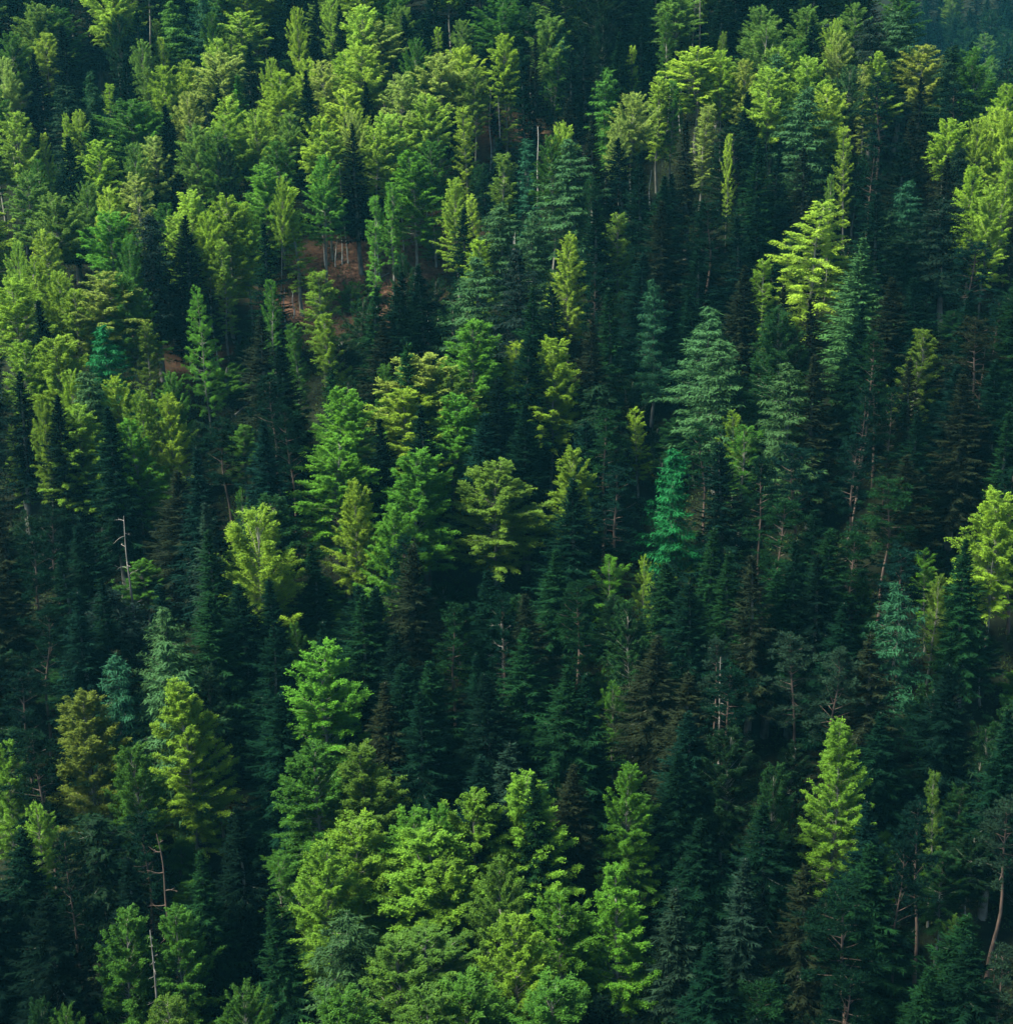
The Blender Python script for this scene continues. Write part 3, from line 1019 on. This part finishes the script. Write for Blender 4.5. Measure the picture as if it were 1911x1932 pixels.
BRIGHT = {'lime', 'bright', 'yellow', 'tan', 'green', 'vivid', 'olive', 'pale', 'teal', 'emerald'}
ZONES = [((t['u'] - t['w'] * .42, t['v'], t['u'] + t['w'] * .42, t['vbot']), t['d'], .05 if t['tone'] in BRIGHT else .40) for t in HAND]
taken = [(t['x'], t['y']) for t in HAND]
fill = []
yy = 86.0
row = 0
while yy < 420:
    st = 6.7 + (yy - 86) * .0045
    xx = -30 - yy * .36
    while xx < 30 + yy * .36:
        x = xx + rnd.uniform(-2.1, 2.1) + (st / 2 if row % 2 else 0); y = yy + rnd.uniform(-1.8, 1.8)
        xx += st
        fill.append((x, y))
    yy += st * .86; row += 1
rnd.shuffle(fill)
for x, y in fill:
    if min((x - a) ** 2 + (y - b) ** 2 for a, b in taken) < 4.2 ** 2: continue
    z = float(ground(x, y))
    h = rnd.choice((20, 22, 23.5, 24.5, 26)) * rnd.uniform(.95, 1.05)
    u, v, d = project((x, y, z + h))
    if d < 20 or u < -60 or u > PW + 60 or v < -200 or v > PH + 130: continue
    left_top = (u < 900 and v < 420 - u * .12)
    r = rnd.random()
    if left_top:
        kind, tone = (('round', rnd.choice(('lime', 'bright', 'olive', 'lime', 'green'))) if r < (.38 if u < 450 and v < 210 else .52) else
                      ('spruce', rnd.choice(('black', 'dark', 'dark', 'moss'))))
    elif v < 60:
        kind, tone = ('round', rnd.choice(('olive', 'green', 'moss'))) if r < .3 else ('spruce', 'dark')
    else:
        pine_p = .30 if (u < 520 and v > 900) or u > 1450 else .12
        if r < pine_p: kind, tone = 'pine', rnd.choice(('dark', 'blue', 'moss', 'dark'))
        elif r < pine_p + .07: kind, tone = 'tall', rnd.choice(('deep', 'moss'))
        elif r < pine_p + .12: kind, tone = 'larch', rnd.choice(('moss', 'blue', 'dark'))
        elif r < pine_p + .23: kind, tone = 'thin', rnd.choice(('brown', 'moss', 'dark'))
        else: kind, tone = 'spruce', rnd.choice(('dark', 'dark', 'black', 'moss', 'brown', 'blue') if v < 1250 else ('dark', 'dark', 'black', 'black', 'moss', 'blue'))  # more black picks lower down put the slope's shade into foliage colour
    w = {'spruce': 6.6, 'thin': 4.6, 'pine': 6.2, 'larch': 6.2, 'round': 8.4, 'tall': 7.4}[kind] * rnd.uniform(.85, 1.2)
    wp, hp = w * FPX / d, h * FPX / d
    bad = False
    for (zb, zd, lim) in ZONES:
        if d < zd + 2 and zb[0] < u + wp and zb[2] > u - wp and v < zb[3] and blocks(kind, u, v, d, wp, hp, zb) > lim:
            # a lower tree of the same kind may still stand here
            bad = True; break
    if not bad:
        for zb in CLEAR:
            if zb[0] < u + wp and zb[2] > u - wp and v < zb[3] and v + hp > zb[1] and blocks(kind, u, v, d, wp, hp, zb) > .12:
                bad = True; break
    if bad:
        continue
    taken.append((x, y))
    plant(kind, 0, 0, w, v + 60, tone, None, h=h, xy=(x, y))

# young trees and bushes standing in the gaps
for k in range(2600):
    y = rnd.uniform(92, 335); x = rnd.uniform(-1, 1) * (14 + y * .34)
    if min((x - a) ** 2 + (y - b) ** 2 for a, b in taken) < 3.1 ** 2: continue
    kind = rnd.choice(('bush', 'bush', 'tall')); h = {'bush': 6, 'spruce': 12, 'tall': 11}[kind] * rnd.uniform(.75, 1.25)
    w = {'bush': 4.6, 'spruce': 3.6, 'tall': 4.4}[kind]
    u, v, d = project((x, y, float(ground(x, y)) + h))
    if u < -30 or u > PW + 30 or v < 60 or v > PH + 10: continue
    wp, hp = w * FPX / d, h * FPX / d
    if any(d < zd + 2 and zb[0] < u + wp and zb[2] > u - wp and v < zb[3] and blocks(kind, u, v, d, wp, hp, zb) > lim for zb, zd, lim in ZONES): continue
    if any(zb[0] < u + wp and zb[2] > u - wp and v < zb[3] and v + hp > zb[1] and blocks(kind, u, v, d, wp, hp, zb) > .1 for zb in CLEAR): continue
    # only where no grown tree hides the spot
    hid = 0
    for t in TREES:
        if t['d'] < d - 1 and t['v'] < v + hp * .3 and abs(t['u'] - u) < t['w'] * .5 and t['v'] + t['hpx'] * .95 > v:
            if canopy_half(t['kind'], v + hp * .3 - t['v'], t['hpx'], t['w']) > abs(t['u'] - u): hid = 1; break
    if hid: continue
    taken.append((x, y))
    t = plant(kind, 0, 0, w, v + 40, rnd.choice(('deep', 'moss', 'green', 'deep')) if kind != 'spruce' else rnd.choice(('dark', 'moss')), None, h=h, xy=(x, y))
    t['young'] = True

# the far hillside beyond the side valley
for i in range(1600):
    y = rnd.uniform(590, 800); x = y * rnd.uniform(.245, .35)
    if min((x - a) ** 2 + (y - b) ** 2 for a, b in taken) < 6.0 ** 2: continue
    u, v, d = project((x, y, float(ground(x, y)) + 26))
    if v < -60 or v > 125 or u < 1690 or u > 1960: continue
    r = rnd.random()
    kind, tone, w = ('round', rnd.choice(('deep', 'olive', 'green')), 9) if r < .35 else ('spruce', rnd.choice(('dark', 'blue', 'moss')), 10)
    taken.append((x, y))
    t = plant(kind, 0, 0, w, v + 40, tone, None, h=rnd.uniform(23, 29), xy=(x, y))
    t['far'] = True

# a few dark conifers closing the last open spots of the slope
for kind, u, v, w, vb, tone in (('spruce', 1530, 962, 74, 1120, 'dark'), ('spruce', 1566, 1002, 66, 1130, 'moss'), ('spruce', 1500, 1020, 66, 1130, 'dark'),
                                ('pine', 1602, 985, 74, 1120, 'dark'), ('spruce', 1548, 1050, 62, 1150, 'black'), ('spruce', 160, 985, 62, 1100, 'dark'),
                                ('spruce', 1248, 330, 44, 420, 'dark'), ('spruce', 30, 1560, 60, 1700, 'dark')):
    plant(kind, u, v, w, vb, tone, None)

# ---------------------------------------------------------------- labels of the trees that have none yet
LOOK = {'lime': 'lime green', 'bright': 'bright lime', 'yellow': 'yellowish', 'tan': 'tan', 'green': 'mid green', 'vivid': 'fresh green', 'olive': 'olive green',
        'deep': 'deep green', 'pale': 'pale green', 'teal': 'teal green', 'emerald': 'emerald', 'dark': 'dark green', 'black': 'near black', 'brown': 'brownish',
        'blue': 'blue green', 'grey': 'grey green', 'moss': 'moss green'}
SHAPE = {'round': 'rounded beech', 'tall': 'tall beech', 'spire': 'pointed beech', 'layer': 'layered beech', 'feather': 'feathery beech', 'slim': 'slim beech',
         'ragged': 'sparse beech', 'bush': 'beech bush', 'spruce': 'spruce', 'wide': 'wide spruce', 'thin': 'thin spruce', 'larch': 'larch', 'pine': 'pine'}
refs = [t for t in TREES if t['ref']]
used = set(t['o']['label'] for t in refs)
ORD = ['', 'second ', 'third ', 'fourth ', 'fifth ', 'sixth ', 'seventh ', 'eighth ']
def direction(du, dv):
    a = math.degrees(math.atan2(-dv, du)) % 360
    return ['right of', 'behind and right of', 'behind', 'behind and left of', 'left of', 'in front and left of', 'in front of', 'in front and right of'][int((a + 22.5) // 45) % 8]
rest = [t for t in TREES if not t['ref']]
pairs = {}
for t in rest:
    t['near'] = sorted(((t['u'] - r['u']) ** 2 + (t['v'] - r['v']) ** 2, k) for k, r in enumerate(refs))[:6]
rest.sort(key=lambda t: t['near'][0][0])
for t in rest:
    look = ('young ' if t.get('young') else '') + LOOK[t['tone']] + ' ' + SHAPE[t['kind']]
    done = False
    for o in ORD:
        for _, k in t['near'][:4]:
            r = refs[k]
            s = '%s%s %s the %s' % (o, look, direction(t['u'] - r['u'], t['v'] - r['v']), r['ref'])
            if t.get('far'):
                s = '%s%s on the far hillside %s the %s' % (o, look, direction(t['u'] - r['u'], t['v'] - r['v']), r['ref'])
            if s not in used and len(s.split()) <= 16:
                used.add(s); t['o']['label'] = s; done = True; break
        if done: break
    if not done:
        t['o']['label'] = look + ' among the other trees of the mountain forest'

# ---------------------------------------------------------------- bare stems, boles, logs
BM = {'dead': M_DEAD, 'pine': M_PBARK, 'bole': M_DEAD}
def snag(u, v, h, nb, bark, label, seed):
    rg = np.random.default_rng(seed)
    s = stand(u, v, h + (8 if bark != 'bole' else 0))
    if s is None: return
    x, y, z, d = s
    hh = h + (8 if bark != 'bole' else 0)
    root = bpy.data.objects.new('dead_tree', None); COL.objects.link(root)
    root.location = (x, y, z - .1); root['label'] = label.replace('|', ' '); root['category'] = 'dead tree'
    root.rotation_euler = (0, 0, 0)
    path = trunk_path(rg, hh, .55 if bark == 'pine' else .2, 16)
    V_, F_ = tube(path, np.linspace(.26, .035, len(path)), 8)
    me = raw_mesh('trunk', V_, F_, smooth=True); me.materials.append(BM[bark]); mk('trunk', me, root)
    dense = nb > 15
    for i in range(nb):
        t = (i + rg.uniform()) / nb
        zz = hh - h * .92 * (1 - t) if not dense else hh - h * .95 * (1 - t)
        zz = min(zz, hh * .97)
        az = i * 2.4 + rg.normal(0, .4)
        ln = (rg.uniform(1.2, 2.6) * (1 - .45 * t)) if not dense else rg.uniform(.6, 1.3) * (1.1 - .75 * t)
        if bark == 'bole': ln = rg.uniform(.6, 1.2)
        o = on_path(path, np.array([zz]))[0]
        b = wood_mesh('branch', dead_branch(rg, ln, az, R(rg.normal(12, 16)) if not dense else R(rg.normal(-8, 10)), o, .055 if not dense else .03, 2 if not dense else 1))
        b.materials.append(BM[bark]); mk('branch', b, root)
for i, line in enumerate(SNAGS.strip().splitlines()):
    p = line.split(None, 5)
    snag(float(p[0]), float(p[1]), float(p[2]), int(p[3]), p[4], p[5], 500 + i)

bole_mesh = []
for k in range(4):
    rg = np.random.default_rng(700 + k)
    path = trunk_path(rg, 20, .45, 12)
    parts = [tube(path, np.linspace(.17, .05, 12), 7)]
    me = wood_mesh('trunk', parts); me.materials.append(M_PALE)
    stubs = []
    for j in range(4):
        z = rg.uniform(9, 19)
        b = wood_mesh('branch', dead_branch(rg, rg.uniform(.5, 1.2), rg.uniform(0, 6.28), .3, on_path(path, np.array([z]))[0], .03, 1))
        b.materials.append(M_BBARK); stubs.append(b)
    bole_mesh.append((me, stubs))
for i, s in enumerate(BOLES.split(';')):
    u, v, vt = map(float, s.split())
    q = stand(u, v, 0)
    if q is None: continue
    x, y, z, d = q
    h = (v - vt) * d / FPX * 1.03
    root = bpy.data.objects.new('bare_trunk', None); COL.objects.link(root)
    root.location = (x, y, z); root.scale = (.75, .75, h / 20)
    root.rotation_euler = (rnd.gauss(0, .02), rnd.gauss(0, .025), rnd.uniform(0, 6))
    me, st = bole_mesh[i % 4]
    mk('trunk', me, root)
    for b in st: mk('branch', b, root)
    root['category'] = 'trunk'; root['group'] = 'pale bare trunks among the beeches'
    near = sorted(((u - r['u']) ** 2 + (v - r['v']) ** 2, k) for k, r in enumerate(refs))[:4]
    for o in ORD:
        ok = False
        for _, k in near:
            r = refs[k]
            lb = '%sthin pale bare trunk %s the %s' % (o, direction(u - r['u'], v - r['v']), r['ref'])
            if lb not in used and len(lb.split()) <= 16:
                used.add(lb); root['label'] = lb; ok = True; break
        if ok: break

def ground_at(u, v):
    return stand(u, v, 0.0)
def log(u0, v0, u1, v1, label, seed, r=.17):
    a, b = ground_at(u0, v0), ground_at(u1, v1)
    rg = np.random.default_rng(seed)
    n = 10; s = np.linspace(0, 1, n)
    ax, ay = a[0] + (b[0] - a[0]) * s, a[1] + (b[1] - a[1]) * s
    L_ = math.hypot(ax[-1] - ax[0], ay[-1] - ay[0]); k = min(1, 11 / max(L_, .1))
    ax = ax[0] + (ax - ax[0]) * k; ay = ay[0] + (ay - ay[0]) * k
    P = np.stack([ax, ay, ground(ax, ay) + r * .8 + .1 * s], 1)
    root = bpy.data.objects.new('fallen_log', None); COL.objects.link(root)
    root.location = P[0]; root['label'] = label; root['category'] = 'log'
    P = P - P[0]
    V_, F_ = tube(P, np.linspace(r, r * .5, n), 8)
    me = raw_mesh('trunk', V_, F_, smooth=True); me.materials.append(M_DEAD); mk('trunk', me, root)
    for j in range(4):
        bb = wood_mesh('branch', dead_branch(rg, rg.uniform(.8, 1.6), rg.uniform(0, 6.28), .6, P[3 + j], .04, 1))
        bb.materials.append(M_DEAD); mk('branch', bb, root)
log(437, 790, 492, 738, 'pale fallen log lying on the slope below the low spreading green beech', 1, .09)
log(690, 545, 735, 520, 'pale fallen log on the red brown ground of the clearing', 2)
log(800, 450, 770, 466, 'short fallen log at the right end of the clearing', 3, .14)

# ---------------------------------------------------------------- ground
gm = grid_mesh('ground', np.concatenate([np.arange(-900, -160, 40.), np.arange(-160, 200, 2.), np.arange(200, 1400, 40.)]),
               np.concatenate([np.arange(-700, 60, 40.), np.arange(60, 480, 2.), np.arange(480, 1800, 30.)]))
gm.polygons.foreach_set('use_smooth', np.ones(len(gm.polygons), bool))
gm.materials.append(M_GROUND)
go = mk('ground', gm); go['kind'] = 'structure'

# low growth on the forest floor: nobody could count it
rg = np.random.default_rng(9)
n = 12000
px = rg.uniform(-120, 120, n); py = rg.uniform(95, 330, n)
hh = rg.uniform(.3, 2.2, n)
for (u, v, rad_) in ((690, 520, 12.), (800, 455, 6.), (385, 690, 6.), (575, 590, 5.), (960, 260, 3.)):
    p = stand(u, v, 0)
    hh = np.where(np.hypot(px - p[0], py - p[1]) < rad_, hh * .45, hh)
L = Leaves()
for k in range(26):
    cx = px + rg.normal(0, .5, n); cy = py + rg.normal(0, .5, n)
    C = np.stack([cx, cy, ground(cx, cy) + hh * rg.uniform(.1, 1, n) * np.exp(-((cx - px) ** 2 + (cy - py) ** 2))], 1)
    L.add(C, rg.normal(0, 1, (n, 3)), np.array([0, 0, 1.]) + rg.normal(0, .5, (n, 3)), rg.uniform(.25, .5, n), .2, rg.uniform(0, 1, n))
um = L.mesh('undergrowth'); um.materials.append(M_LEAF)
uo = mk('undergrowth', um); uo.color = (.030, .055, .014, 1)
uo['kind'] = 'stuff'; uo['label'] = 'low saplings and ferns growing on the forest floor'; uo['category'] = 'undergrowth'

_in = [t for t in TREES if -20 < t['u'] < PW + 20 and -20 < t['v'] < PH]
print('INVIEW', {k: sum(t['cat'] == k for t in _in) for k in set(t['cat'] for t in TREES)})
print('TREES', len(TREES), 'hand', len(HAND), {k: sum(t['cat'] == k for t in TREES) for k in set(t['cat'] for t in TREES)},
      'tris', sum(len(m.loops) - 2 * len(m.polygons) for m in bpy.data.meshes))

# ---------------------------------------------------------------- the air
def haze_box():
    me = bpy.data.meshes.new('haze')
    x0, x1, y0, y1, z0, z1 = -905, 1420, -705, 1820, -190, 300
    v = [(x, y, z) for z in (z0, z1) for y in (y0, y1) for x in (x0, x1)]
    me.from_pydata(v, [], [(0, 2, 3, 1), (4, 5, 7, 6), (0, 1, 5, 4), (2, 6, 7, 3), (0, 4, 6, 2), (1, 3, 7, 5)])
    m, n, l = node_mat('haze_air')
    pv = n.new('ShaderNodeVolumePrincipled')
    pv.inputs['Color'].default_value = (.14, .74, 1.0, 1)
    pv.inputs['Density'].default_value = HAZE
    pv.inputs['Anisotropy'].default_value = .2
    o = n.new('ShaderNodeOutputMaterial'); l.new(pv.outputs[0], o.inputs['Volume'])
    me.materials.append(m)
    ob = mk('haze', me); ob['kind'] = 'stuff'
    ob['label'] = 'thin bluish haze in the air over the forest'
HAZE = .000055
haze_box()
